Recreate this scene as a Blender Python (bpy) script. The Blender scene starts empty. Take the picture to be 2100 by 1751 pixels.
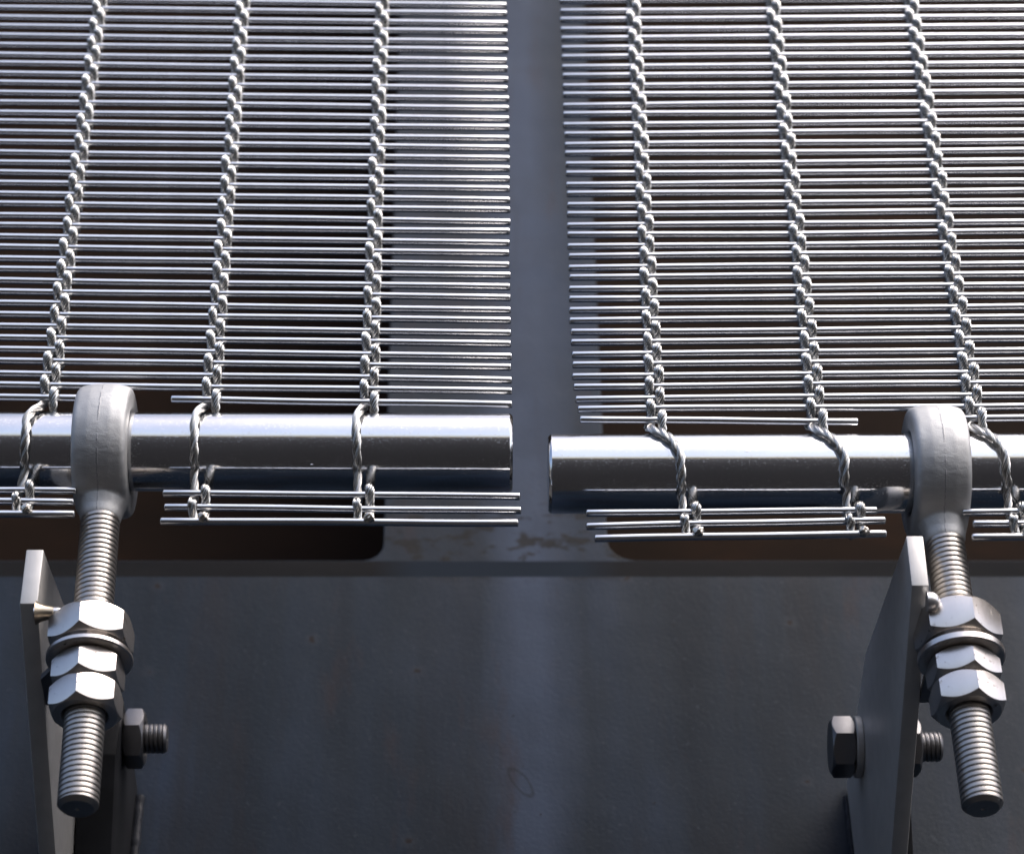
import bpy, bmesh, math, random
from mathutils import Vector, Matrix
random.seed(7)
R = math.radians
sc = bpy.context.scene
col = sc.collection

# ------------------------------------------------------------------ camera, sky, sun, exposure
CAM = Vector((0.0, 0.0, 1.5))
PITCH = R(45.1)
FPX = 5900.0            # focal length in units of a 2100 px wide picture
PU, PV = 980.0, 875.25  # optical axis in that picture
cd = bpy.data.cameras.new('camera')
cam = bpy.data.objects.new('camera', cd); col.objects.link(cam)
cam.location = CAM
cam.rotation_euler = (R(90) + PITCH, 0, 0)
cd.sensor_width = 36.0
cd.lens = 36.0 * FPX / 2100.0
cd.shift_x = (1050.0 - PU) / 2100.0
cd.clip_start = 0.05; cd.clip_end = 2000.0
cd.dof.use_dof = True
cd.dof.focus_distance = 0.875
cd.dof.aperture_fstop = 15.0
cd.dof.aperture_blades = 7
sc.camera = cam

SUN_EL, SUN_ROT = R(52), R(134)
w = bpy.data.worlds.new('World'); sc.world = w; w.use_nodes = True
nt = w.node_tree; nt.nodes.clear()
sky = nt.nodes.new('ShaderNodeTexSky'); sky.sky_type = 'NISHITA'
sky.sun_disc = False; sky.sun_elevation = SUN_EL; sky.sun_rotation = SUN_ROT
sky.air_density = 0.75; sky.dust_density = 4.8; sky.ozone_density = 1.3
bg = nt.nodes.new('ShaderNodeBackground'); bg.inputs[1].default_value = 0.15
wo = nt.nodes.new('ShaderNodeOutputWorld')
nt.links.new(sky.outputs[0], bg.inputs[0]); nt.links.new(bg.outputs[0], wo.inputs[0])

sd = bpy.data.lights.new('sun', 'SUN'); sd.energy = 0.5; sd.angle = R(40); sd.color = (1, .99, .975)
sun = bpy.data.objects.new('sun', sd); col.objects.link(sun)
sdir = Vector((math.sin(SUN_ROT) * math.cos(SUN_EL), math.cos(SUN_ROT) * math.cos(SUN_EL), math.sin(SUN_EL)))
sun.rotation_euler = sdir.to_track_quat('Z', 'Y').to_euler()
sun.location = (2, -2, 5)

sc.view_settings.view_transform = 'Standard'; sc.view_settings.look = 'None'
sc.view_settings.exposure = 1.12; sc.view_settings.gamma = 1.0
sc.render.resolution_x = 1024; sc.render.resolution_y = 853

FW = Vector((0, math.cos(PITCH), math.sin(PITCH)))
UP = Vector((0, -math.sin(PITCH), math.cos(PITCH)))
RT = Vector((1, 0, 0))
def ray(u, v): return FW + RT * ((u - PU) / FPX) + UP * ((PV - v) / FPX)
def at_y(u, v, Y):                       # where the line of sight meets the vertical plane Y
    r = ray(u, v); return CAM + r * (Y / r.y)
def at_d(u, v, d): return CAM + ray(u, v) * d
def depth(p): return (p - CAM).dot(FW)
def vrow(p):
    q = p - CAM; return PV - FPX * q.dot(UP) / q.dot(FW)

# ------------------------------------------------------------------ materials
def mat(name):
    m = bpy.data.materials.new(name); m.use_nodes = True
    nt = m.node_tree; b = nt.nodes['Principled BSDF']
    return m, nt, b
def N(nt, t, **kw):
    n = nt.nodes.new(t)
    for k, v in kw.items():
        if k.startswith('i_'): n.inputs[k[2:].replace('_', ' ')].default_value = v
        else: setattr(n, k, v)
    return n
def coords(nt, scale, kind='Object', loc=(0, 0, 0)):
    tc = N(nt, 'ShaderNodeTexCoord'); mp = N(nt, 'ShaderNodeMapping')
    mp.inputs['Scale'].default_value = scale; mp.inputs['Location'].default_value = loc
    nt.links.new(tc.outputs[kind], mp.inputs['Vector']); return mp.outputs[0]
def noise(nt, vec, scale, detail=4, rough=.55):
    n = N(nt, 'ShaderNodeTexNoise'); n.inputs['Scale'].default_value = scale
    n.inputs['Detail'].default_value = detail; n.inputs['Roughness'].default_value = rough
    nt.links.new(vec, n.inputs['Vector']); return n.outputs['Fac']
def ramp(nt, fac, stops):
    r = N(nt, 'ShaderNodeValToRGB'); e = r.color_ramp.elements
    while len(e) < len(stops): e.new(.5)
    for i, (p, c) in enumerate(stops):
        e[i].position = p; e[i].color = (c, c, c, 1) if isinstance(c, (int, float)) else (*c, 1)
    nt.links.new(fac, r.inputs[0]); return r.outputs[0]
def mix(nt, fac, a, b, mode='MIX'):
    m = N(nt, 'ShaderNodeMix', data_type='RGBA', blend_type=mode)
    for s, x in ((0, fac), (6, a), (7, b)):
        if hasattr(x, 'is_linked'): nt.links.new(x, m.inputs[s])
        else: m.inputs[s].default_value = x if isinstance(x, (int, float)) else (*x, 1)
    return m.outputs[2]
def math_(nt, op, a, b=0.0, c=None):
    m = N(nt, 'ShaderNodeMath', operation=op)
    for i, x in enumerate((a, b) + ((c,) if c is not None else ())):
        if hasattr(x, 'is_linked'): nt.links.new(x, m.inputs[i])
        else: m.inputs[i].default_value = x
    return m.outputs[0]
def bump(nt, b, h, strength, dist, prev=None):
    n = N(nt, 'ShaderNodeBump'); n.inputs['Strength'].default_value = strength; n.inputs['Distance'].default_value = dist
    nt.links.new(h, n.inputs['Height'])
    if prev is not None: nt.links.new(prev, n.inputs['Normal'])
    nt.links.new(n.outputs[0], b.inputs['Normal']); return n.outputs[0]

def steel(name, base, r0, r1, stretch=(1, 1, 1), nscale=400, bstr=.15, bdist=.0001, dirt=None, dirt_scale=120, dirt_lo=.6, dirt_hi=.75):
    m, nt, b = mat(name)
    b.inputs['Metallic'].default_value = 1
    v = coords(nt, stretch)
    n1 = noise(nt, v, nscale, 5, .6)
    n2 = noise(nt, coords(nt, (1, 1, 1)), nscale * .12, 3)
    c = mix(nt, ramp(nt, n2, [(.3, .0), (.7, 1.0)]), tuple(x * .88 for x in base), base)
    if dirt:
        d = ramp(nt, noise(nt, coords(nt, (1, 1, 1), loc=(3, 1, 2)), dirt_scale, 6, .7), [(dirt_lo, 0.0), (dirt_hi, 1.0)])
        c = mix(nt, d, c, dirt)
        rr = math_(nt, 'MULTIPLY_ADD', d, .35, math_(nt, 'MULTIPLY_ADD', n1, r1 - r0, r0))
    else:
        rr = math_(nt, 'MULTIPLY_ADD', n1, r1 - r0, r0)
    nt.links.new(c, b.inputs['Base Color']); nt.links.new(rr, b.inputs['Roughness'])
    bump(nt, b, n1, bstr, bdist)
    return m

M = {}
# polished tube: faint lengthwise and round scratches
def tube_mat():
    m, nt, b = mat('polished_steel_tube'); b.inputs['Metallic'].default_value = 1
    fine = noise(nt, coords(nt, (.02, 1, 1)), 4200, 3, .6)
    spk = ramp(nt, noise(nt, coords(nt, (.5, 1, 1)), 2600, 4, .8), [(.60, 0.0), (.72, 1.0)])
    patch = ramp(nt, noise(nt, coords(nt, (.25, 1, 1)), 70, 4, .6), [(.35, 0.0), (.7, 1.0)])
    c = mix(nt, patch, (.56, .565, .58), (.64, .645, .655))
    # sparse short scratches
    vo = N(nt, 'ShaderNodeTexVoronoi', feature='F1'); vo.inputs['Scale'].default_value = 130
    nt.links.new(coords(nt, (.35, 1, 1)), vo.inputs['Vector'])
    scr = ramp(nt, vo.outputs['Distance'], [(.0, 1.0), (.045, 0.0)])
    nt.links.new(c, b.inputs['Base Color'])
    r = math_(nt, 'MULTIPLY_ADD', spk, .14, math_(nt, 'MULTIPLY_ADD', fine, .08, .045))
    r = math_(nt, 'MULTIPLY_ADD', patch, .05, r)
    nt.links.new(r, b.inputs['Roughness'])
    nrm = bump(nt, b, fine, .22, .00003)
    nrm = bump(nt, b, spk, .5, .00004, nrm)
    bump(nt, b, scr, .6, .0001, nrm)
    return m
M['tube'] = tube_mat()
M['rod'] = steel('drawn_steel_rod', (.72, .73, .755), .20, .28, (.03, 1, 1), 900, .02, .00002)
M['cable'] = steel('steel_wire', (.60, .595, .58), .20, .30, (1, 1, 1), 900, .1, .00003)
M['thread'] = steel('threaded_steel', (.38, .358, .335), .30, .44, (1, 1, 1), 1500, .2, .00005, (.13, .10, .07), 160, .66, .8)
M['nut'] = steel('machined_nut_steel', (.66, .615, .575), .25, .36, (1, 1, .3), 900, .25, .00006, (.10, .085, .07), 330, .60, .68)
M['plate'] = steel('brushed_plate_steel', (.50, .49, .475), .38, .52, (1, 1, .15), 1400, .3, .00008)
M['plate'].node_tree.nodes['Principled BSDF'].inputs['Metallic'].default_value = .5
M['dark_bolt'] = steel('dark_hex_steel', (.24, .235, .24), .3, .45, (1, 1, 1), 700, .25, .00008)
M['pin'] = steel('bright_pin_steel', (.60, .60, .62), .28, .38, (1, 1, 1), 700, .1, .00005)
M['weld'] = steel('heat_tinted_weld', (.40, .35, .28), .25, .45, (1, 1, 1), 500, .5, .0002, (.08, .06, .05), 300, .6, .75)

def cast_mat():
    m, nt, b = mat('cast_steel_eye')
    b.inputs['Metallic'].default_value = 1
    v = coords(nt, (1, 1, 1))
    big = noise(nt, v, 60, 4, .6)
    wr = noise(nt, coords(nt, (.6, 1.3, 1.3)), 300, 5, .65)
    fine = noise(nt, v, 3800, 3, .7)
    c = mix(nt, ramp(nt, big, [(.3, 0.0), (.7, 1.0)]), (.38, .385, .39), (.48, .485, .49))
    # parting line on the crown (object X is the ring's axis)
    sp = N(nt, 'ShaderNodeSeparateXYZ')
    nt.links.new(coords(nt, (1, 1, 1)), sp.inputs[0])
    wob = math_(nt, 'MULTIPLY_ADD', noise(nt, v, 350, 5, .8), .0012, -.0006)
    ax = math_(nt, 'ABSOLUTE', math_(nt, 'ADD', sp.outputs[0], wob))
    line = ramp(nt, math_(nt, 'MULTIPLY', ax, 1000), [(.06, 1.0), (.32, 0.0)])
    brk = ramp(nt, noise(nt, v, 220, 4, .7), [(.42, 0.0), (.55, 1.0)])
    line = math_(nt, 'MULTIPLY', line, brk)
    c = mix(nt, math_(nt, 'MULTIPLY', line, .6), c, (.20, .20, .21))
    nt.links.new(c, b.inputs['Base Color'])
    nt.links.new(math_(nt, 'MULTIPLY_ADD', fine, .12, .56), b.inputs['Roughness'])
    nrm = bump(nt, b, fine, .5, .00012)
    mask = ramp(nt, noise(nt, v, 75, 2, .5), [(.38, .15), (.6, 1.0)])
    nrm = bump(nt, b, math_(nt, 'MULTIPLY', wr, mask), .8, .0005, nrm)
    bump(nt, b, line, .4, .0002, nrm)
    return m
M['cast'] = cast_mat()

def wall_mat():
    m, nt, b = mat('painted_steel_wall')
    v = coords(nt, (1, 1, 1))
    c0 = ramp(nt, noise(nt, coords(nt, (1.0, 1, .35)), 22, 5, .55), [(.30, (.0062, .0125, .0215)), (.50, (.0100, .0172, .0280)), (.72, (.0160, .0255, .0430))])
    # long vertical run-off streaks
    st = ramp(nt, noise(nt, coords(nt, (1.0, 1, .06)), 48, 4, .6), [(.36, (.80, .80, .82)), (.5, (1, 1, 1)), (.66, (1.12, 1.15, 1.22))])
    c = mix(nt, 1.0, c0, st, 'MULTIPLY')
    # paler blue vertical band mixed into the colour down the middle of the sheet
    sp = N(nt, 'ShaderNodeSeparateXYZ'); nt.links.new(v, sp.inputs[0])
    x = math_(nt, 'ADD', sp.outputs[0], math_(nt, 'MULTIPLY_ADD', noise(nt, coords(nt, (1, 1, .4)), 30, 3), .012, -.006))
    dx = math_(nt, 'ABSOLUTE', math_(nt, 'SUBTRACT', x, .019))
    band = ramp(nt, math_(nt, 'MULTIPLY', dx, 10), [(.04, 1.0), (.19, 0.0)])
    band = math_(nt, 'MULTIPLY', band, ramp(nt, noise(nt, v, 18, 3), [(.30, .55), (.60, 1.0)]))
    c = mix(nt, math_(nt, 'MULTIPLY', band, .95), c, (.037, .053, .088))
    # reddish bloom and dark specks
    c = mix(nt, ramp(nt, noise(nt, coords(nt, (1, 1, .25), loc=(2, 0, 1)), 55, 6, .65), [(.58, 0.0), (.72, .45)]), c, (.030, .018, .018))
    c = mix(nt, ramp(nt, noise(nt, coords(nt, (1, 1, 1), loc=(7, 2, 4)), 260, 3, .6), [(.70, 0.0), (.76, .8)]), c, (.008, .008, .010))
    c = mix(nt, ramp(nt, noise(nt, coords(nt, (1, 1, .8), loc=(5, 5, 5)), 420, 5, .75), [(.60, 0.0), (.70, .35)]), c, (.045, .052, .070))
    c = mix(nt, ramp(nt, noise(nt, coords(nt, (1, 1, .12), loc=(9, 1, 3)), 26, 6, .7), [(.50, 0.0), (.66, .55)]), c, (.013, .012, .0145))
    # small chipped spots with a rusty core, irregular and sparse
    vo = N(nt, 'ShaderNodeTexVoronoi', feature='F1'); vo.inputs['Scale'].default_value = 52
    dv = N(nt, 'ShaderNodeVectorMath', operation='ADD')
    nv = N(nt, 'ShaderNodeTexNoise'); nv.inputs['Scale'].default_value = 300; nt.links.new(v, nv.inputs['Vector'])
    sv = N(nt, 'ShaderNodeVectorMath', operation='SCALE'); sv.inputs['Scale'].default_value = .0030
    nt.links.new(nv.outputs['Color'], sv.inputs[0]); nt.links.new(v, dv.inputs[0]); nt.links.new(sv.outputs[0], dv.inputs[1])
    nt.links.new(dv.outputs[0], vo.inputs['Vector'])
    pick = N(nt, 'ShaderNodeSeparateXYZ'); nt.links.new(vo.outputs['Color'], pick.inputs[0])
    chip = math_(nt, 'MULTIPLY', ramp(nt, vo.outputs['Distance'], [(.045, 1.0), (.085, 0.0)]), ramp(nt, pick.outputs[0], [(.72, 0.0), (.76, 1.0)]))
    halo = math_(nt, 'MULTIPLY', ramp(nt, vo.outputs['Distance'], [(.08, 1.0), (.20, 0.0)]), ramp(nt, pick.outputs[0], [(.72, 0.0), (.76, 1.0)]))
    c = mix(nt, math_(nt, 'MULTIPLY', halo, .30), c, (.034, .038, .050))
    c = mix(nt, math_(nt, 'MULTIPLY', chip, .85), c, (.010, .0055, .0045))
    # scraped, pitted patch between the two openings' lower corners
    dz = math_(nt, 'ABSOLUTE', math_(nt, 'SUBTRACT', sp.outputs[2], 2.2275))
    dx2 = math_(nt, 'ABSOLUTE', math_(nt, 'SUBTRACT', sp.outputs[0], .012))
    patch = math_(nt, 'MULTIPLY', ramp(nt, math_(nt, 'MULTIPLY', dz, 10), [(.12, 1.0), (.22, 0.0)]), ramp(nt, math_(nt, 'MULTIPLY', dx2, 10), [(.38, 1.0), (.60, 0.0)]))
    pit = ramp(nt, noise(nt, coords(nt, (.55, 1, 1), loc=(1, 0, 5)), 130, 5, .62), [(.51, 0.0), (.57, 1.0)])
    pit = math_(nt, 'MULTIPLY', pit, patch)
    c = mix(nt, math_(nt, 'MULTIPLY', pit, .9), c, (.0022, .0020, .0018))
    # one hooked scratch low on the sheet
    def pr(cx, cz, ang):
        a = math_(nt, 'SUBTRACT', sp.outputs[0], cx); d = math_(nt, 'SUBTRACT', sp.outputs[2], cz)
        p = math_(nt, 'ADD', math_(nt, 'MULTIPLY', a, math.cos(ang)), math_(nt, 'MULTIPLY', d, math.sin(ang)))
        q = math_(nt, 'ADD', math_(nt, 'MULTIPLY', a, -math.sin(ang)), math_(nt, 'MULTIPLY', d, math.cos(ang)))
        return p, q
    P_ = at_y(1068, 1603, WALL_Y)
    p, q = pr(P_.x, P_.z, R(-58))
    rr = math_(nt, 'SQRT', math_(nt, 'ADD', math_(nt, 'POWER', math_(nt, 'DIVIDE', p, .0068), 2.0), math_(nt, 'POWER', math_(nt, 'DIVIDE', q, .0024), 2.0)))
    ringm = ramp(nt, math_(nt, 'ABSOLUTE', math_(nt, 'SUBTRACT', math_(nt, 'ADD', rr, math_(nt, 'MULTIPLY_ADD', noise(nt, v, 300), .4, -.2)), 1.0)), [(.05, 1.0), (.22, 0.0)])
    c = mix(nt, math_(nt, 'MULTIPLY', ringm, .45), c, (.007, .008, .009))
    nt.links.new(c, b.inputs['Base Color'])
    nt.links.new(math_(nt, 'MULTIPLY_ADD', noise(nt, v, 35, 4), .25, .42), b.inputs['Roughness'])
    b.inputs['Specular IOR Level'].default_value = .14
    nrm = bump(nt, b, noise(nt, v, 700, 4, .6), .35, .0003)
    nrm = bump(nt, b, noise(nt, v, 30, 2, .5), .25, .002, nrm)
    bump(nt, b, pit, -.25, .0008, nrm)
    return m
WALL_Y = .785
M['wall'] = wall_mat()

def simple(name, stops, scale, rough, bs=.3, bd=.0005, stretch=(1, 1, 1)):
    m, nt, b = mat(name)
    n = noise(nt, coords(nt, stretch), scale, 5, .6)
    nt.links.new(ramp(nt, n, stops), b.inputs['Base Color'])
    b.inputs['Roughness'].default_value = rough; b.inputs['Specular IOR Level'].default_value = .06
    bump(nt, b, n, bs, bd); return m
M['recess'] = simple('brown_primer', [(.3, (.0068, .0035, .0018)), (.55, (.0105, .0052, .0026)), (.75, (.019, .0080, .0034))], 26, .8, stretch=(.5, 1, 1))
M['sill'] = simple('dusty_sill_paint', [(.3, (.012, .0125, .0140)), (.7, (.019, .0190, .0200))], 40, .75, stretch=(.3, 1, 1))
_m = M['sill']; _nt = _m.node_tree; _b = _nt.nodes['Principled BSDF']
_old = _b.inputs['Base Color'].links[0].from_socket
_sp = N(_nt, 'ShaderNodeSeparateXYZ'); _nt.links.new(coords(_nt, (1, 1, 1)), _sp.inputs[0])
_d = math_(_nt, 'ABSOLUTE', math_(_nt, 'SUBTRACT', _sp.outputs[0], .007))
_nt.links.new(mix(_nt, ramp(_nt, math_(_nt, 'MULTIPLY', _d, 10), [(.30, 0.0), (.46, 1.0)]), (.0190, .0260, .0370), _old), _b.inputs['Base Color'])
M['ground'] = simple('dark_asphalt', [(.3, (.011, .011, .0115)), (.7, (.021, .021, .022))], 40, .9, .5, .004)
M['ground'].node_tree.nodes['Principled BSDF'].inputs['Specular IOR Level'].default_value = .12

# ------------------------------------------------------------------ object helpers
def link(o, parent=None, label=None, cat=None, group=None, kind=None):
    col.objects.link(o)
    if parent is not None: o.parent = parent
    for k, v in (('label', label), ('category', cat), ('group', group), ('kind', kind)):
        if v: o[k] = v
    return o
def mesh(name, verts, faces, m, smooth=True):
    me = bpy.data.meshes.new(name); me.from_pydata(verts, [], faces); me.materials.append(m)
    if smooth: me.polygons.foreach_set('use_smooth', [True] * len(me.polygons))
    me.update(); return me
def obj(name, me, parent=None, **kw): return link(bpy.data.objects.new(name, me), parent, **kw)
def empty(name, loc, label, cat, group=None):
    o = bpy.data.objects.new(name, None); o.empty_display_size = .01
    o.location = loc; return link(o, None, label, cat, group)
def place(o, p): o.location = p; return o          # child of an unrotated empty
def fix_normals(me):
    bm = bmesh.new(); bm.from_mesh(me); bmesh.ops.recalc_face_normals(bm, faces=bm.faces); bm.to_mesh(me); bm.free()
def autosmooth(me, ang=35):
    bm = bmesh.new(); bm.from_mesh(me)
    bmesh.ops.recalc_face_normals(bm, faces=bm.faces)
    for f in bm.faces: f.smooth = True
    for e in bm.edges:
        if len(e.link_faces) == 2 and e.calc_face_angle(0) > R(ang): e.smooth = False
    bm.to_mesh(me); bm.free(); return me

def lathe(profile, n=64, axis='X', close=False):   # profile: list of (along, radius)
    vs, fs = [], []
    for a, r in profile:
        for i in range(n):
            t = 2 * math.pi * i / n
            c, s = r * math.cos(t), r * math.sin(t)
            vs.append((a, c, s) if axis == 'X' else (c, s, a))
    k = len(profile)
    for j in range(k if close else k - 1):
        for i in range(n):
            a, b_ = j * n + i, j * n + (i + 1) % n
            c_, d = ((j + 1) % k) * n + (i + 1) % n, ((j + 1) % k) * n + i
            fs.append((a, b_, c_, d))
    if not close:
        fs.append(tuple(range(n))[::-1]); fs.append(tuple(range((k - 1) * n, k * n)))
    return vs, fs

def sweep(paths_r, sides=5):                      # several round wires into one vertex list
    V, F = [], []
    for pts, rad in paths_r:
        base = len(V); n = len(pts)
        for i, p in enumerate(pts):
            t = (pts[min(i + 1, n - 1)] - pts[max(i - 1, 0)]).normalized()
            a = t.cross(Vector((1, 0, 0)))
            if a.length < .05: a = t.cross(Vector((0, 1, 0)))
            a.normalize(); b_ = t.cross(a)
            for k in range(sides):
                th = 2 * math.pi * k / sides
                V.append(tuple(p + (a * math.cos(th) + b_ * math.sin(th)) * rad))
        for i in range(n - 1):
            for k in range(sides):
                k2 = (k + 1) % sides
                F.append((base + i * sides + k, base + i * sides + k2, base + (i + 1) * sides + k2, base + (i + 1) * sides + k))
        F.append(tuple(base + k for k in range(sides))[::-1]); F.append(tuple(base + (n - 1) * sides + k for k in range(sides)))
    return V, F

def frames(pts):
    out = []; n = len(pts)
    for i in range(n):
        t = (pts[min(i + 1, n - 1)] - pts[max(i - 1, 0)]).normalized()
        e1 = Vector((1, 0, 0)); e1 = (e1 - t * e1.dot(t)).normalized()
        out.append((t, e1, t.cross(e1)))
    return out
def resample(ctrl, step):                         # Catmull-Rom through control points
    P = [ctrl[0]] + ctrl + [ctrl[-1]]; out = []
    for i in range(1, len(P) - 2):
        p0, p1, p2, p3 = P[i - 1:i + 3]
        n = max(2, int((p2 - p1).length / step))
        for k in range(n):
            t = k / n
            out.append(.5 * ((2 * p1) + (p2 - p0) * t + (2 * p0 - 5 * p1 + 4 * p2 - p3) * t * t + (3 * p1 - p0 - 3 * p2 + p3) * t ** 3))
    out.append(ctrl[-1]); return out
def rope(pts, nw, wr, ring, lay, seed=0, rope3=False):
    rnd = random.Random(seed); fr = frames(pts); L = [0.0]
    for a, b_ in zip(pts, pts[1:]): L.append(L[-1] + (b_ - a).length)
    ws = []
    if not rope3:
        for k in range(nw):
            ph = 2 * math.pi * k / nw + rnd.uniform(-.12, .12); rr = ring * rnd.uniform(.93, 1.06)
            a2 = rnd.uniform(0, 6)
            ws.append(([p + (f[1] * math.cos(ph + 2 * math.pi * l / lay) + f[2] * math.sin(ph + 2 * math.pi * l / lay)) * rr * (1 + .06 * math.sin(l * 900 + a2))
                        for p, f, l in zip(pts, fr, L)], wr))
        ws.append((pts, ring * .72))
    else:
        for s in range(3):
            ps = 2 * math.pi * s / 3
            for k in range(nw):
                pk = 2 * math.pi * k / nw + rnd.uniform(-.2, .2)
                row = []
                for p, f, l in zip(pts, fr, L):
                    a = ps + 2 * math.pi * l / lay
                    b2 = pk + 2 * math.pi * l / (lay * .9)
                    c = p + (f[1] * math.cos(a) + f[2] * math.sin(a)) * ring
                    row.append(c + (f[1] * math.cos(b2) + f[2] * math.sin(b2)) * ring * .62)
                ws.append((row, wr))
            ws.append(([p + (f[1] * math.cos(ps + 2 * math.pi * l / lay) + f[2] * math.sin(ps + 2 * math.pi * l / lay)) * ring for p, f, l in zip(pts, fr, L)], ring * .55))
    return ws

# ------------------------------------------------------------------ the setting
g = 400.0
gm = mesh('ground', [(-g, -g, 0), (g, -g, 0), (g, g, 0), (-g, g, 0)], [(0, 1, 2, 3)], M['ground'], False)
obj('ground', gm, kind='structure')

Z0 = at_y(500, 1150, WALL_Y).z                    # lower edge of the openings
def rounded_rect(x0, z0, x1, z1, r, n=8):
    pts = []
    for cx, cz, a0 in ((x1 - r, z0 + r, -90), (x1 - r, z1 - r, 0), (x0 + r, z1 - r, 90), (x0 + r, z0 + r, 180)):
        for k in range(n + 1):
            a = R(a0 + 90 * k / n); pts.append((cx + r * math.cos(a), cz + r * math.sin(a)))
    return pts
XL = at_y(789, 1080, WALL_Y).x; XR = at_y(1242, 1080, WALL_Y).x
OPEN = [(-.74, Z0, XL, 3.1, .0085), (XR, Z0, .80, 3.1, .011)]
cu = bpy.data.curves.new('wall', 'CURVE'); cu.dimensions = '2D'; cu.fill_mode = 'BOTH'
cu.extrude = .005; cu.bevel_depth = .0003; cu.bevel_resolution = 1
def add_spline(pts):
    s = cu.splines.new('POLY'); s.points.add(len(pts) - 1); s.use_cyclic_u = True
    for i, (x, z) in enumerate(pts): s.points[i].co = (x, z, 0, 1)
add_spline([(-3, 0), (3, 0), (3, 4.5), (-3, 4.5)])
for o_ in OPEN: add_spline(rounded_rect(*o_))
tmp = bpy.data.objects.new('tmp', cu); col.objects.link(tmp)
bpy.context.view_layer.update()
wm = bpy.data.meshes.new_from_object(tmp.evaluated_get(bpy.context.evaluated_depsgraph_get()))
bpy.data.objects.remove(tmp)
wm.transform(Matrix.Translation((0, WALL_Y + .0053, 0)) @ Matrix.Rotation(R(90), 4, 'X'))
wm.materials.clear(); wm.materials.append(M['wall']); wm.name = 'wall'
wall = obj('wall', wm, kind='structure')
for x0, z0, x1, z1, r in OPEN:                    # brown recess behind each opening
    yf, yb = WALL_Y + .0135, WALL_Y + .11
    a, b_, c_, d_ = x0 - .012, x1 + .012, z0 - .012, z1 + .012
    vs = [(a, yf, c_), (b_, yf, c_), (b_, yf, d_), (a, yf, d_), (a, yb, c_), (b_, yb, c_), (b_, yb, d_), (a, yb, d_)]
    fs = [(4, 5, 6, 7), (0, 4, 7, 3), (1, 2, 6, 5), (0, 1, 5, 4), (3, 7, 6, 2)]
    obj('recess', mesh('recess', vs, fs, M['recess'], False), wall)
for x0, x1 in ((-.74, .80),):   # narrow folded lip under each opening
    zt, zb = Z0 - .0003, Z0 - .0078
    y = WALL_Y
    prof = [(y + .002, zt), (y - .0006, zt - .0003), (y + .0000, zb), (y + .002, zb)]
    vs = [(x, py, pz) for x in (x0, x1) for py, pz in prof]
    fs = [(0, 1, 2, 3), (7, 6, 5, 4)] + [(i, 4 + i, 4 + (i + 1) % 4, (i + 1) % 4) for i in range(4)]
    me = mesh('sill_lip', vs, fs, M['sill'], False); fix_normals(me)
    obj('sill_lip', me, wall)

# ------------------------------------------------------------------ support tubes
RT_ = .0122
YT = at_d(980, 927, .885).y
def tube(u0, v0, u1, v1, label, end):
    a, b_ = at_y(u0, v0, YT), at_y(u1, v1, YT)
    L = (b_ - a).length
    if end == 'right': prof = [(0, RT_ - .0002), (.0002, RT_), (L - .0009, RT_), (L - .0002, RT_ - .0006), (L, RT_ - .0009)]
    else: prof = [(0, RT_ - .0009), (.0002, RT_ - .0006), (.0009, RT_), (L - .0002, RT_), (L, RT_ - .0002)]
    vs, fs = lathe(prof, 128)
    me = autosmooth(mesh('support_tube', vs, fs, M['tube']), 25)
    o = obj('support_tube', me, label=label, cat='steel bar', group='polished bars carrying the wire mesh')
    o.location = a
    o.rotation_mode = 'QUATERNION'; o.rotation_quaternion = Vector((1, 0, 0)).rotation_difference((b_ - a).normalized())
    return a, b_
TA = tube(-420, 923.4, 1051, 928.5, 'thick polished steel bar on the left, sitting slightly higher than its neighbour', 'right')
TB = tube(1124, 971.5, 2540, 968.2, 'thick polished steel bar on the right, set slightly lower than its neighbour', 'left')

# ------------------------------------------------------------------ woven rod panels
RR = .00115; CR = .0016; AMP = RR + .00118; DX = .0017
YM = YT - .0093
YL = YT - .0040
def rod_mesh(L, name='rod'):
    e = .0004
    mid = [(-L / 2 + e + (L - 2 * e) * i / 12, RR) for i in range(13)]
    vs, fs = lathe([(-L / 2, RR - e), (-L / 2 + e * .4, RR - .0001)] + mid + [(L / 2 - e * .4, RR - .0001), (L / 2, RR - e)], 20)
    a1, a2, p1, p2 = [random.uniform(-1, 1) for _ in range(4)]
    A = .00022 * min(1, L / .2)
    vs = [(x, y + A * .7 * a2 * math.sin(6 * x / L * 1.6 + p1 * 3), z + A * a1 * math.sin(6 * x / L * 1.3 + p2 * 3)) for x, y, z in vs]
    return autosmooth(mesh(name, vs, fs, M['rod']), 50)
_rods = {}
def add_rod(parent, base, p, q):
    L = round((q - p).length, 4)
    o = obj('rod', rod_mesh(L), parent)
    o.location = (p + q) / 2 - base
    d = (q - p).normalized()
    o.rotation_euler = (0, -math.asin(d.z), math.asin(d.y))
    return o

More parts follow.
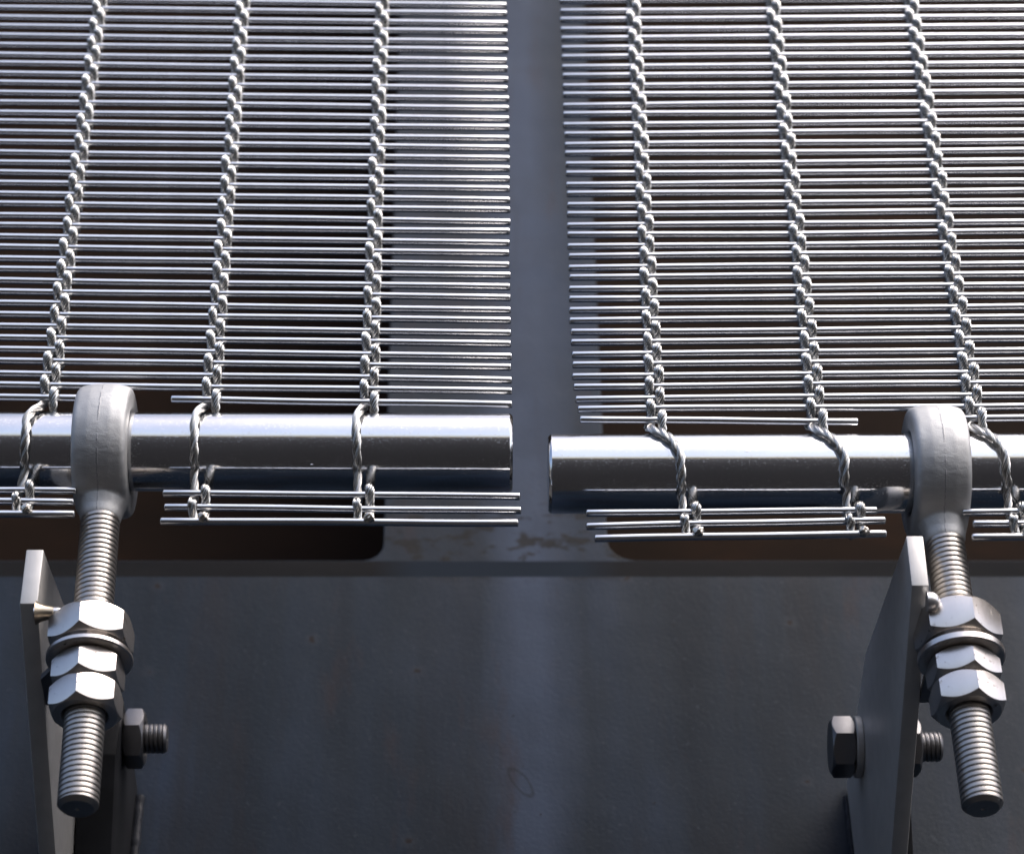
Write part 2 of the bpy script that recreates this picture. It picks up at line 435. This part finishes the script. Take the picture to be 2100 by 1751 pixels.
def panel(side):
    left = side < 0
    if left:
        zk = lambda k: at_y(700, 828.5, YM).z + .005365 * k; sh = -.0195; xin = .0105; xout = -.25
        strands = [-.1830, -.1325, -.0824, -.0336]; kx = .11
    else:
        zk = lambda k: at_y(1180, 862.5, YM).z + .00498 * k + .0000055 * k * k - .0004 - .0023 * .0; sh = .012; xin = .0294; xout = .25
        strands = [.0546, .1038, .1525, .2015]; kx = .075
    xs_in = .012 if left else .03
    z00 = zk(0)
    root = empty('wire_mesh_panel', (0.05 * side * 2, YM, z00),
                 'woven panel of thin steel rods tied by cables above the ' + ('left bar' if left else 'right bar'),
                 'wire mesh', 'woven steel mesh panels')
    base = Vector(root.location)
    nrod = 47
    for k in range(nrod):
        z = zk(k)
        alt = (.00022 if k % 2 else -.00022)
        def P(x, a=0): return Vector((x, YM, z + sh * (x - xs_in) + a + random.gauss(0, .00006)))
        xi = xin + random.gauss(0, .00018)
        if left:
            if k == 0:
                add_rod(root, base, P(xout), P(-.1165)); add_rod(root, base, P(at_y(350, 824, YM).x), P(xi + .0001, alt)); continue
            add_rod(root, base, P(xout), P(xi, alt))
        else:
            if k <= 3: xi += (.0018, .0010, .0006, .0003)[k]
            if k == 0:
                add_rod(root, base, P(at_y(1759, 860, YM).x), P(xi, alt)); add_rod(root, base, P(.1435), P(xout)); continue
            add_rod(root, base, P(xi, alt), P(xout))
    # woven cables: one passes in front of the even rods, the other in front of the odd ones
    def woven(phase, lay, seed):
        pts = []; per = 8
        for i in range((nrod - 1) * per + 1):
            t = i / per; k = int(t); f = t - k
            z = zk(k) + (zk(k + 1) - zk(k)) * f - z00
            c = math.cos(math.pi * (t + phase))
            y = -AMP * (1.12 * c if c > 0 else c) * abs(c) ** .12
            pts.append(Vector((.00018 * math.sin(t * 1.7 + seed) + (1 if phase else -1) * .00068 * (1 - math.exp(-t / 11)), y * (1 + .05 * math.sin(t * 2.3 + seed)), z + .0002 * math.sin(t * 3.1 + seed * 2))))
        if phase == 0: pts = [Vector((0, .0030, -.0078)), Vector((0, .0016, -.0062)), Vector((0, -.0004, -.0040)), Vector((0, -AMP * .85, -.0019)), Vector((0, -AMP * .97, -.0009))] + pts
        else: pts = [Vector((-.0010, AMP * .4, -.0016)), Vector((-.0003, AMP * .9, -.0009))] + pts
        ws = rope(pts, 9, .00039, .00112, lay, seed)
        vs, fs = sweep(ws, 5)
        return mesh('cable', vs, fs, M['cable'])
    mA = woven(1, .0125, 1)      # behind rod 0
    mB = woven(0, .0135, 2)      # in front of rod 0
    ga = []
    for xs in strands:
        for dx, me in ((-DX, mA), (DX, mB)):
            o = obj('cable', me, root)
            x = xs + dx
            o.location = Vector((x, YM, z00 + sh * (x - xs_in))) - base
            o.rotation_euler = (0, math.atan(kx * x / 1.0) , 0)
        ga.append(xs)
    # short rods below the bar
    def low(u0, v0, u1, v1): add_rod(root, base, at_y(u0, v0, YL), at_y(u1, v1, YL))
    if left:
        for a in ((334, 1011, 1067, 1017.5), (337, 1039.5, 1069, 1047), (329, 1069, 700, 1071.5)): 
            if a[0] != 329: low(*a)
        add_rod(root, base, at_y(329, 1068, YL), at_y(1063, 1072, YL))
        for a in ((-380, 1003, 157, 1006), (-380, 1024, 152, 1029), (-380, 1053, 153, 1053.5)): low(*a)
    else:
        for a in ((1202, 1052, 1799, 1046), (1202, 1078.5, 1816, 1066.5), (1219, 1103.5, 1818, 1094)): low(*a)
        for a in ((1972, 1050, 2500, 1045), (1995, 1074, 2500, 1070), (1993, 1101, 2500, 1098)): low(*a)
    ta, tb = TA if left else TB
    for si, xs in enumerate(strands):
        xa = xs - DX
        zt = ta.z + (tb.z - ta.z) * (xs - ta.x) / (tb.x - ta.x)
        zr = z00 + sh * (xs - xs_in)                      # rod 0 here
        lowv = {True: (1013.5, 1041.5, 1070.5), False: (1049.5, 1073, 1099.5)}[left]
        if left and xs < -.11: lowv = (1004.5, 1028, 1053)
        zl = [at_y(600, v, YL).z for v in lowv]
        # X offsets measured along the front cable
        if left: off = {'mid': -.0017, 'low': -.0010, 'r2': -.0008}
        else: off = {'mid': .0078, 'low': .0086, 'r2': .0088}
        if left and xs < -.11: off = {'mid': -.0030, 'low': -.0034, 'r2': -.0044}
        if left and -.11 < xs < -.06: off = {'mid': -.0020, 'low': -.0018, 'r2': -.0014}
        rc = RT_ + .00165
        ctrl = [Vector((xa, YM + AMP * .9, zr + .0012)), Vector((xa + (.0006 if not left else -.0002), YM + AMP * .5, zr - .0016))]
        for a in (38, 18, 0, -20, -40, -58, -72):
            f = (38 - a) / 110.0
            xo = off['mid'] * min(1, f / (.28 if left else .45)) if f < .45 else off['mid'] + (off['low'] - off['mid']) * (f - .45) / .55
            ctrl.append(Vector((xa + xo + random.gauss(0, .00012), YT - rc * math.cos(R(a)), zt + rc * math.sin(R(a)))))
        ctrl.append(Vector((xa + off['r2'], YL + AMP, zl[0] + .0004)))
        ctrl.append(Vector((xa + off['r2'], YL - AMP * .1, (zl[0] + zl[1]) / 2)))
        ctrl.append(Vector((xa + off['r2'], YL - AMP, zl[1])))
        ctrl.append(Vector((xa + off['r2'] + .0001, YL, (zl[1] + zl[2]) / 2 + .0004)))
        ctrl.append(Vector((xa + off['r2'] + .0008, YL + AMP * .7, zl[2] + .0006)))
        pts = [p - base for p in resample(ctrl, .0005)]
        vs, fs = sweep(rope(pts, 6, .00023, .00076, .0145 + .001 * si, si + 10, True), 5)
        obj('cable_loop', mesh('cable_loop', vs, fs, M['cable']), root)
        # the other cable leaves from the bar's underside, crosses in front of the first short rod, ends in a melted bead
        xb = xa + off['r2'] + .0036
        ctrl = [Vector((xb - .0004, YT + .0086, zt - .0088)), Vector((xb - .0002, YL + .0006, zl[0] + .0030)), Vector((xb, YL - AMP, zl[0])),
                Vector((xb, YL, (zl[0] + zl[1]) / 2)), Vector((xb, YL + AMP, zl[1])), Vector((xb, YL + .0002, zl[2] + .0016)), Vector((xb, YL - .0015, zl[2] + .0006))]
        pts = [p - base for p in resample(ctrl, .0005)]
        vs, fs = sweep(rope(pts, 9, .00039, .00110, .014, si + 30), 5)
        obj('cable_end', mesh('cable_end', vs, fs, M['cable']), root)
        bm = bmesh.new(); bmesh.ops.create_icosphere(bm, subdivisions=4, radius=.00165)
        rnd = random.Random(si + 5 * left)
        ph = [rnd.uniform(0, 6) for _ in range(6)]
        for v in bm.verts:
            n_ = v.co.normalized()
            k_ = 1 + .10 * math.sin(n_.x * 4 + ph[0]) * math.cos(n_.z * 5 + ph[1]) + .07 * math.sin(n_.y * 9 + ph[2] + n_.x * 6)
            k_ -= .35 * max(0, 1 - (n_ - Vector((.35, -.65, .62)).normalized()).length / .45)   # crater
            v.co *= k_
        for f in bm.faces: f.smooth = True
        me = bpy.data.meshes.new('bead'); bm.to_mesh(me); bm.free(); me.materials.append(M['bead'])
        o = obj('bead', me, root); o.location = Vector((xb + .0001, YL - .0018, zl[2] + .0004)) - base
    return root
M['bead'] = steel('melted_wire_bead', (.66, .62, .56), .18, .34, (1, 1, 1), 600, .4, .0002, (.12, .08, .05), 420, .58, .72)
PL = panel(-1)
PR = panel(1)

# ------------------------------------------------------------------ eye bolts
PITCH_T = .00175
def thread_mesh(r, L, pitch, chamfer=.0013, seg=56, dep=.00085, name='thread'):
    rows = int(L / pitch * 14); vs, fs = [], []
    for j in range(rows + 1):
        z = L * j / rows
        for i in range(seg):
            t = i / seg
            f = (z / pitch - t) % 1.0
            # broad rounded crest, narrow groove
            g_ = abs(f - .5) * 2
            d = .06 * (g_ / .7) ** 2 if g_ < .7 else .06 + .94 * ((g_ - .7) / .3)
            rr = r - dep * d * .62
            lim = L - z
            rr = min(rr, r - max(0, chamfer - lim) * 1.0)
            a = 2 * math.pi * t
            vs.append((rr * math.cos(a), rr * math.sin(a), z))
    for j in range(rows):
        for i in range(seg):
            i2 = (i + 1) % seg
            fs.append((j * seg + i, j * seg + i2, (j + 1) * seg + i2, (j + 1) * seg + i))
    base = len(vs); re = r - chamfer
    for i in range(seg):
        a = 2 * math.pi * i / seg; vs.append((re * .97 * math.cos(a), re * .97 * math.sin(a), L + .00003))
    for i in range(seg):
        i2 = (i + 1) % seg; fs.append((rows * seg + i, rows * seg + i2, base + i2, base + i))
    b2 = len(vs)
    for i in range(seg):
        a = 2 * math.pi * i / seg; vs.append((.0007 * math.cos(a), .0007 * math.sin(a), L))
    for i in range(seg):
        i2 = (i + 1) % seg; fs.append((base + i, base + i2, b2 + i2, b2 + i))
    vs.append((0, 0, L - .0008))
    for i in range(seg): fs.append((b2 + i, b2 + (i + 1) % seg, len(vs) - 1))
    fs.append(tuple(range(seg))[::-1])
    return autosmooth(mesh(name, vs, fs, M['thread']), 48)
def nut_mesh(ap, H, hole, name='nut', m=None, n=96, cham=44, solid=False, chfac=.965):
    tn = math.tan(R(cham)); vs, fs = [], []
    def hexr(a):
        d = (a + math.pi / 6) % (math.pi / 3) - math.pi / 6
        return ap / math.cos(d)
    rings = []
    def ring(f): 
        b0 = len(vs)
        for i in range(n):
            a = 2 * math.pi * i / n; r, z = f(a); vs.append((r * math.cos(a), r * math.sin(a), z))
        rings.append(b0)
    rc = ap * chfac
    if not solid:
        ring(lambda a: (hole, .0008)); ring(lambda a: (hole + .0008, 0))
    else: ring(lambda a: (.0002, 0))
    ring(lambda a: (rc, 0))
    ring(lambda a: (hexr(a) - .00005, (hexr(a) - rc) * tn))
    ring(lambda a: (hexr(a), (hexr(a) - rc) * tn + .00018))
    ring(lambda a: (hexr(a), H - (hexr(a) - rc) * tn - .00018))
    ring(lambda a: (hexr(a) - .00005, H - (hexr(a) - rc) * tn))
    ring(lambda a: (rc, H))
    if not solid:
        ring(lambda a: (hole + .0008, H)); ring(lambda a: (hole, H - .0008)); rings.append(rings[0])
    else: ring(lambda a: (.0002, H))
    for a0, b0 in zip(rings, rings[1:]):
        for i in range(n):
            i2 = (i + 1) % n; fs.append((a0 + i, a0 + i2, b0 + i2, b0 + i))
    return autosmooth(mesh(name, vs, fs, m or M['nut']), 22)

def eye_mesh(axis_local):
    # ring about X, blended with a neck along axis_local
    bm = bmesh.new()
    ro, ri, hw = .0211, .0128, .0083
    prof = []
    def arc(cx, cr, r, a0, a1, k=5): return [(cx + r * math.cos(R(a0 + (a1 - a0) * i / k)), cr + r * math.sin(R(a0 + (a1 - a0) * i / k))) for i in range(k + 1)]
    q = .0022
    prof += arc(hw - q, ro - .0007 - q, q, 0, 80)
    prof += [(hw * .4, ro - .0001), (0, ro), (-hw * .4, ro - .0001)]
    prof += arc(-hw + q, ro - .0007 - q, q, 100, 180)
    prof += arc(-hw + .0012 + .0, ri + .0012, .0012, 180, 270, 3)
    prof += arc(hw - .0012, ri + .0012, .0012, 270, 360, 3)
    vs, fs = lathe(prof, 96, close=True)
    b = [bm.verts.new(v) for v in vs]
    for f in fs: bm.faces.new([b[i] for i in f])
    # neck
    zq = Vector((0, 0, 1)).rotation_difference(axis_local).to_matrix()
    prof2 = [(.0150, .0078), (.0195, .0078), (.0213, .0072), (.0232, .0066), (.0252, .0063), (.0262, .0060), (.0270, .0054)]
    vs, fs = lathe(prof2, 48, axis='Z')
    b = [bm.verts.new(zq @ Vector(v)) for v in vs]
    for f in fs: bm.faces.new([b[i] for i in f])
    bmesh.ops.recalc_face_normals(bm, faces=bm.faces)
    me = bpy.data.meshes.new('tmp'); bm.to_mesh(me); bm.free()
    o = bpy.data.objects.new('tmp', me); col.objects.link(o)
    md = o.modifiers.new('r', 'REMESH'); md.mode = 'VOXEL'; md.voxel_size = .00042; md.use_smooth_shade = True
    ms = o.modifiers.new('s', 'SMOOTH'); ms.factor = .5; ms.iterations = 9
    bpy.context.view_layer.update()
    me2 = bpy.data.meshes.new_from_object(o.evaluated_get(bpy.context.evaluated_depsgraph_get()))
    bpy.data.objects.remove(o); me2.name = 'eye'
    me2.materials.clear(); me2.materials.append(M['cast'])
    me2.polygons.foreach_set('use_smooth', [True] * len(me2.polygons))
    return me2

def eye_bolt(c_uv, e_uv, vs_, rots, label):
    c = at_y(c_uv[0], c_uv[1], YT)
    d0 = depth(c)
    # the shank leans 39 degrees out of the picture plane
    d1 = d0
    for _ in range(12):
        e = at_d(e_uv[0], e_uv[1], d1)
        lat = (e - c) - FW * (e - c).dot(FW)
        d1 = d0 - lat.length * math.tan(R(38.0))
    ax = (e - c).normalized(); L = (e - c).length
    def s_of(v):                                 # distance along the axis seen at picture row v
        lo, hi = 0, L * 1.3
        for _ in range(40):
            m_ = (lo + hi) / 2
            if vrow(c + ax * m_) < v: lo = m_
            else: hi = m_
        return lo
    root = empty('eye_bolt', c, label, 'eye bolt', 'eye bolts holding the bars')
    obj('eye', eye_mesh(ax), root)
    # local frame: z down the shank, y towards the viewer
    zq = ax; yq = (-FW - ax * (-FW).dot(ax)).normalized(); xq = yq.cross(zq)
    Q = Matrix((xq, yq, zq)).transposed().to_quaternion()
    def put(name, me, s, rot=0):
        o = obj(name, me, root); o.rotation_mode = 'QUATERNION'
        o.rotation_quaternion = Q @ Matrix.Rotation(R(rot), 3, 'Z').to_quaternion()
        o.location = ax * s; return o
    s0 = .0255
    put('threaded_shank', thread_mesh(.00592, L - s0, PITCH_T), s0)
    n1a, n1b, wa, wb, n2b, n3b = [s_of(v) for v in vs_]
    def nut(a, b_, ap, rot): put('nut', nut_mesh(ap, b_ - a, .0061), a, 30 + 90 + rot)
    nut(n1a, n1b, .01125, rots[0])
    wv, wf = lathe([(0, .0123), (.0004, .0127), (wb - wa - .0004, .0127), (wb - wa, .0123), (wb - wa, .0063), (0, .0063)], 96, axis='Z', close=True)
    put('washer', autosmooth(mesh('washer', wv, wf, M['nut']), 25), wa)
    nut(wb + .0001, n2b, .0096, rots[1])
    nut(n2b + .0002, n3b, .0096, rots[2])
    return root, c, ax, s_of, (n1b, wa)
EL, cL, axL, sL, gapL = eye_bolt((217, 927), (159, 1658), (1272, 1333, 1346, 1357, 1411, 1468), (8, 7, 7),
    'cast eye bolt gripping the left steel bar, threaded shank leaning to the left')
ER, cR, axR, sR, gapR = eye_bolt((1917, 971), (2016, 1658), (1262, 1328, 1341, 1356, 1405, 1462), (-14, -9, -9),
    'cast eye bolt gripping the right steel bar, threaded shank leaning to the right')

# ------------------------------------------------------------------ brackets
def prism_yz(poly, x0, x1, m, name, bev=.0004):
    bm = bmesh.new()
    a = [bm.verts.new((x0, y, z)) for y, z in poly]; b_ = [bm.verts.new((x1, y, z)) for y, z in poly]
    bm.faces.new(a); bm.faces.new(b_[::-1]); n = len(poly)
    for i in range(n): bm.faces.new((a[i], a[(i + 1) % n], b_[(i + 1) % n], b_[i]))
    bmesh.ops.recalc_face_normals(bm, faces=bm.faces)
    if bev: bmesh.ops.bevel(bm, geom=bm.edges[:], offset=bev, segments=2, affect='EDGES', profile=.5)
    me = bpy.data.meshes.new(name); bm.to_mesh(me); bm.free(); me.materials.append(m)
    return autosmooth(me, 30)
def lathe_x(name, prof, m, parent, loc, n=48):
    vs, fs = lathe(prof, n); return place(obj(name, autosmooth(mesh(name, vs, fs, m), 30), parent), loc)
def zrow(v, Y): return at_y(980, v, Y).z
def bracket(side, yf, gt, wr, vt, vc, xo, xi, vbolt, label, pin_uv, eye_c, eye_ax, gap):
    # xo: outer face X, xi: inner face X (towards the eye bolt side) of the lug plate
    y0 = yf; y1 = yf + .0022; k_ = 1 - (.6328 - yf) / .85; xo *= k_; xi *= k_
    zt, zc = zrow(vt, y0), zrow(vc, y1)
    lug = [(y0, zt), (y1, zc), (.717, zc - .031), (.7835, zc - .056), (.7835, 2.113), (.715, 2.113), (yf + .0024, zt + .0006)]
    root = empty('wall_bracket', ((xo + xi) / 2, WALL_Y, 2.09), label, 'bracket', 'bracket plates on the wall')
    B = Vector(root.location)
    lug = [(y - B.y, z - B.z) for y, z in lug]
    obj('lug_plate', prism_yz(lug, xo - B.x, xi - B.x, M['plate'], 'lug_plate'), root)
    g0 = xi + .0004; g1 = g0 + gt
    gus = [(.7310, 2.108), (.7300, 2.083), (.7560, 2.028), (.7850, 2.000), (.7850, 2.112), (.752, 2.112)]
    obj('gusset_plate', prism_yz([(y - B.y, z - B.z) for y, z in gus], g0 - B.x, g1 - B.x, M['gusset'], 'gusset_plate'), root)
    # weld beads where the plates meet the wall
    for xw, zt_, wr in ((g1 + .0012, 2.108, wr), (xo - .0004, 2.108, .0011)):
        bm = bmesh.new(); n = 46
        rnd = random.Random(int(abs(xw) * 1e5))
        V, F = [], []
        for i in range(n * 3):
            z = zt_ - i * .0016 / 3 * 2
            rr = wr * (1 + .06 * math.sin(i * .9 + 2 * math.sin(i * .23))) + rnd.gauss(0, .00007)
            for k in range(8):
                a = 2 * math.pi * k / 8
                V.append((xw - B.x + rr * math.cos(a), -.0006 + rr * .8 * math.sin(a), z - B.z))
        for i in range(n * 3 - 1):
            for k in range(8):
                F.append((i * 8 + k, i * 8 + (k + 1) % 8, (i + 1) * 8 + (k + 1) % 8, (i + 1) * 8 + k))
        bm.free()
        me = mesh('weld_bead', V, F, M['weld_dark']); fix_normals(me); obj('weld_bead', me, root)
    # through bolt
    yb = .7450; zb = zrow(vbolt, yb)
    p = Vector((0, yb - B.y, zb - B.z))
    hb = obj('hex_bolt', None, root); hb.location = p + Vector((xo - B.x, 0, 0))
    q = Matrix.Rotation(R(90), 3, 'Y').to_quaternion()
    def hexpart(name, x, H, ap, rot, solid):
        me = nut_mesh(ap, H, .005, name, M['dark_bolt'], 96, 34, solid)
        o = obj(name, me, hb); o.location = (x, 0, 0); o.rotation_mode = 'QUATERNION'
        o.rotation_quaternion = q @ Matrix.Rotation(R(rot), 3, 'Z').to_quaternion()
    hexpart('bolt_head', -.0024 - .0078, .0078, .0088, 12, True)
    lathe_x('washer', [(-.0024, .0056), (-.0024, .0098), (-.0021, .0102), (-.0003, .0102), (0, .0098), (0, .0056)], M['plate'], hb, (0, 0, 0), 64)
    xg = g1 - xo
    hexpart('bolt_nut', xg, .0068, .0086, 12, False)
    th = thread_mesh(.0049, .0062 + .0068, .0015, .0008, 36, .0008, 'bolt_thread'); th.materials.clear(); th.materials.append(M['dark_bolt'])
    o = obj('bolt_thread', th, hb); o.location = (xg + .0011, 0, 0); o.rotation_mode = 'QUATERNION'; o.rotation_quaternion = q
    # small round-ended pin beside the upper nut
    pc = at_d(pin_uv[0], pin_uv[1], pin_uv[2])
    rp = pin_uv[3]; x_end = pc.x + rp * .75
    Lp = x_end - xi
    prof = [(-.001, rp * .95), (Lp - rp, rp * .95)] + [(Lp - rp + rp * math.sin(R(a)), max(.00005, rp * .95 * math.cos(R(a)))) for a in (15, 30, 45, 60, 75, 90)]
    pin = lathe_x('pin', prof, M['pin'], root, Vector((xi, pc.y, pc.z)) - B, 40)
    if pin_uv[4]:
        prof = [(-.0004, rp * 2.0), (.0008, rp * 1.55), (Lp * .35, rp * 1.2), (Lp * .62, rp * 1.02), (Lp * .64, rp * .9)]
        lathe_x('pin_weld', prof, M['weld'], root, Vector((xi, pc.y, pc.z)) - B, 40)
    # tab clamped on the eye bolt between its upper nut and washer
    s_m = (gap[0] + gap[1]) / 2; ctr = eye_c + eye_ax * s_m
    th_ = max(.0008, (gap[1] - gap[0]) - .0002)
    fwd = Vector((0, 1, 0)); fwd = (fwd - eye_ax * fwd.dot(eye_ax)).normalized(); sx = fwd.cross(eye_ax).normalized()
    if sx.x < 0: sx = -sx
    xw = .0070
    pts = []
    xa_, xb_ = (xi - ctr.x), xw
    for xx, yy in ((-xw, -.004), (-xw, 0), (xa_ + .0002, .012), (xa_ + .0002, .026), (xb_ - .004, .026), (xb_, 0), (xb_ * .8, -.0065), (0, -.0088), (-xw * .75, -.0070)):
        pts.append(ctr + sx * xx + fwd * yy)
    V = [tuple(p_ + eye_ax * s - B) for s in (-th_ / 2, th_ / 2) for p_ in pts]
    n = len(pts); F = [tuple(range(n)), tuple(range(n, 2 * n))[::-1]] + [(i, (i + 1) % n, n + (i + 1) % n, n + i) for i in range(n)]
    me = mesh('clamp_tab', V, F, M['dark_bolt'], False); fix_normals(me); obj('clamp_tab', me, root)
    return root
M['gusset'] = simple('painted_gusset', [(.3, (.010, .0105, .012)), (.7, (.018, .019, .022))], 60, .5, .3, .0003)
M['weld_dark'] = simple('painted_weld', [(.3, (.014, .016, .021)), (.7, (.034, .037, .046))], 500, .35, .6, .0004)

bracket(-1, .6298, .0118, .0018, 1126, 1237, -.13480, -.12955, 1514,
        'bracket plate beside the left eye bolt, with a brass tinted weld pin', (121, 1256, .8432, .0018, True), cL, axL, gapL)
bracket(1, .6225, .0070, .0030, 1098, 1200, .12800, .13310, 1531,
        'bracket plate beside the right eye bolt, broad grey face with dark hex bolt head', (1912, 1233, .8365, .0031, False), cR, axR, gapR)
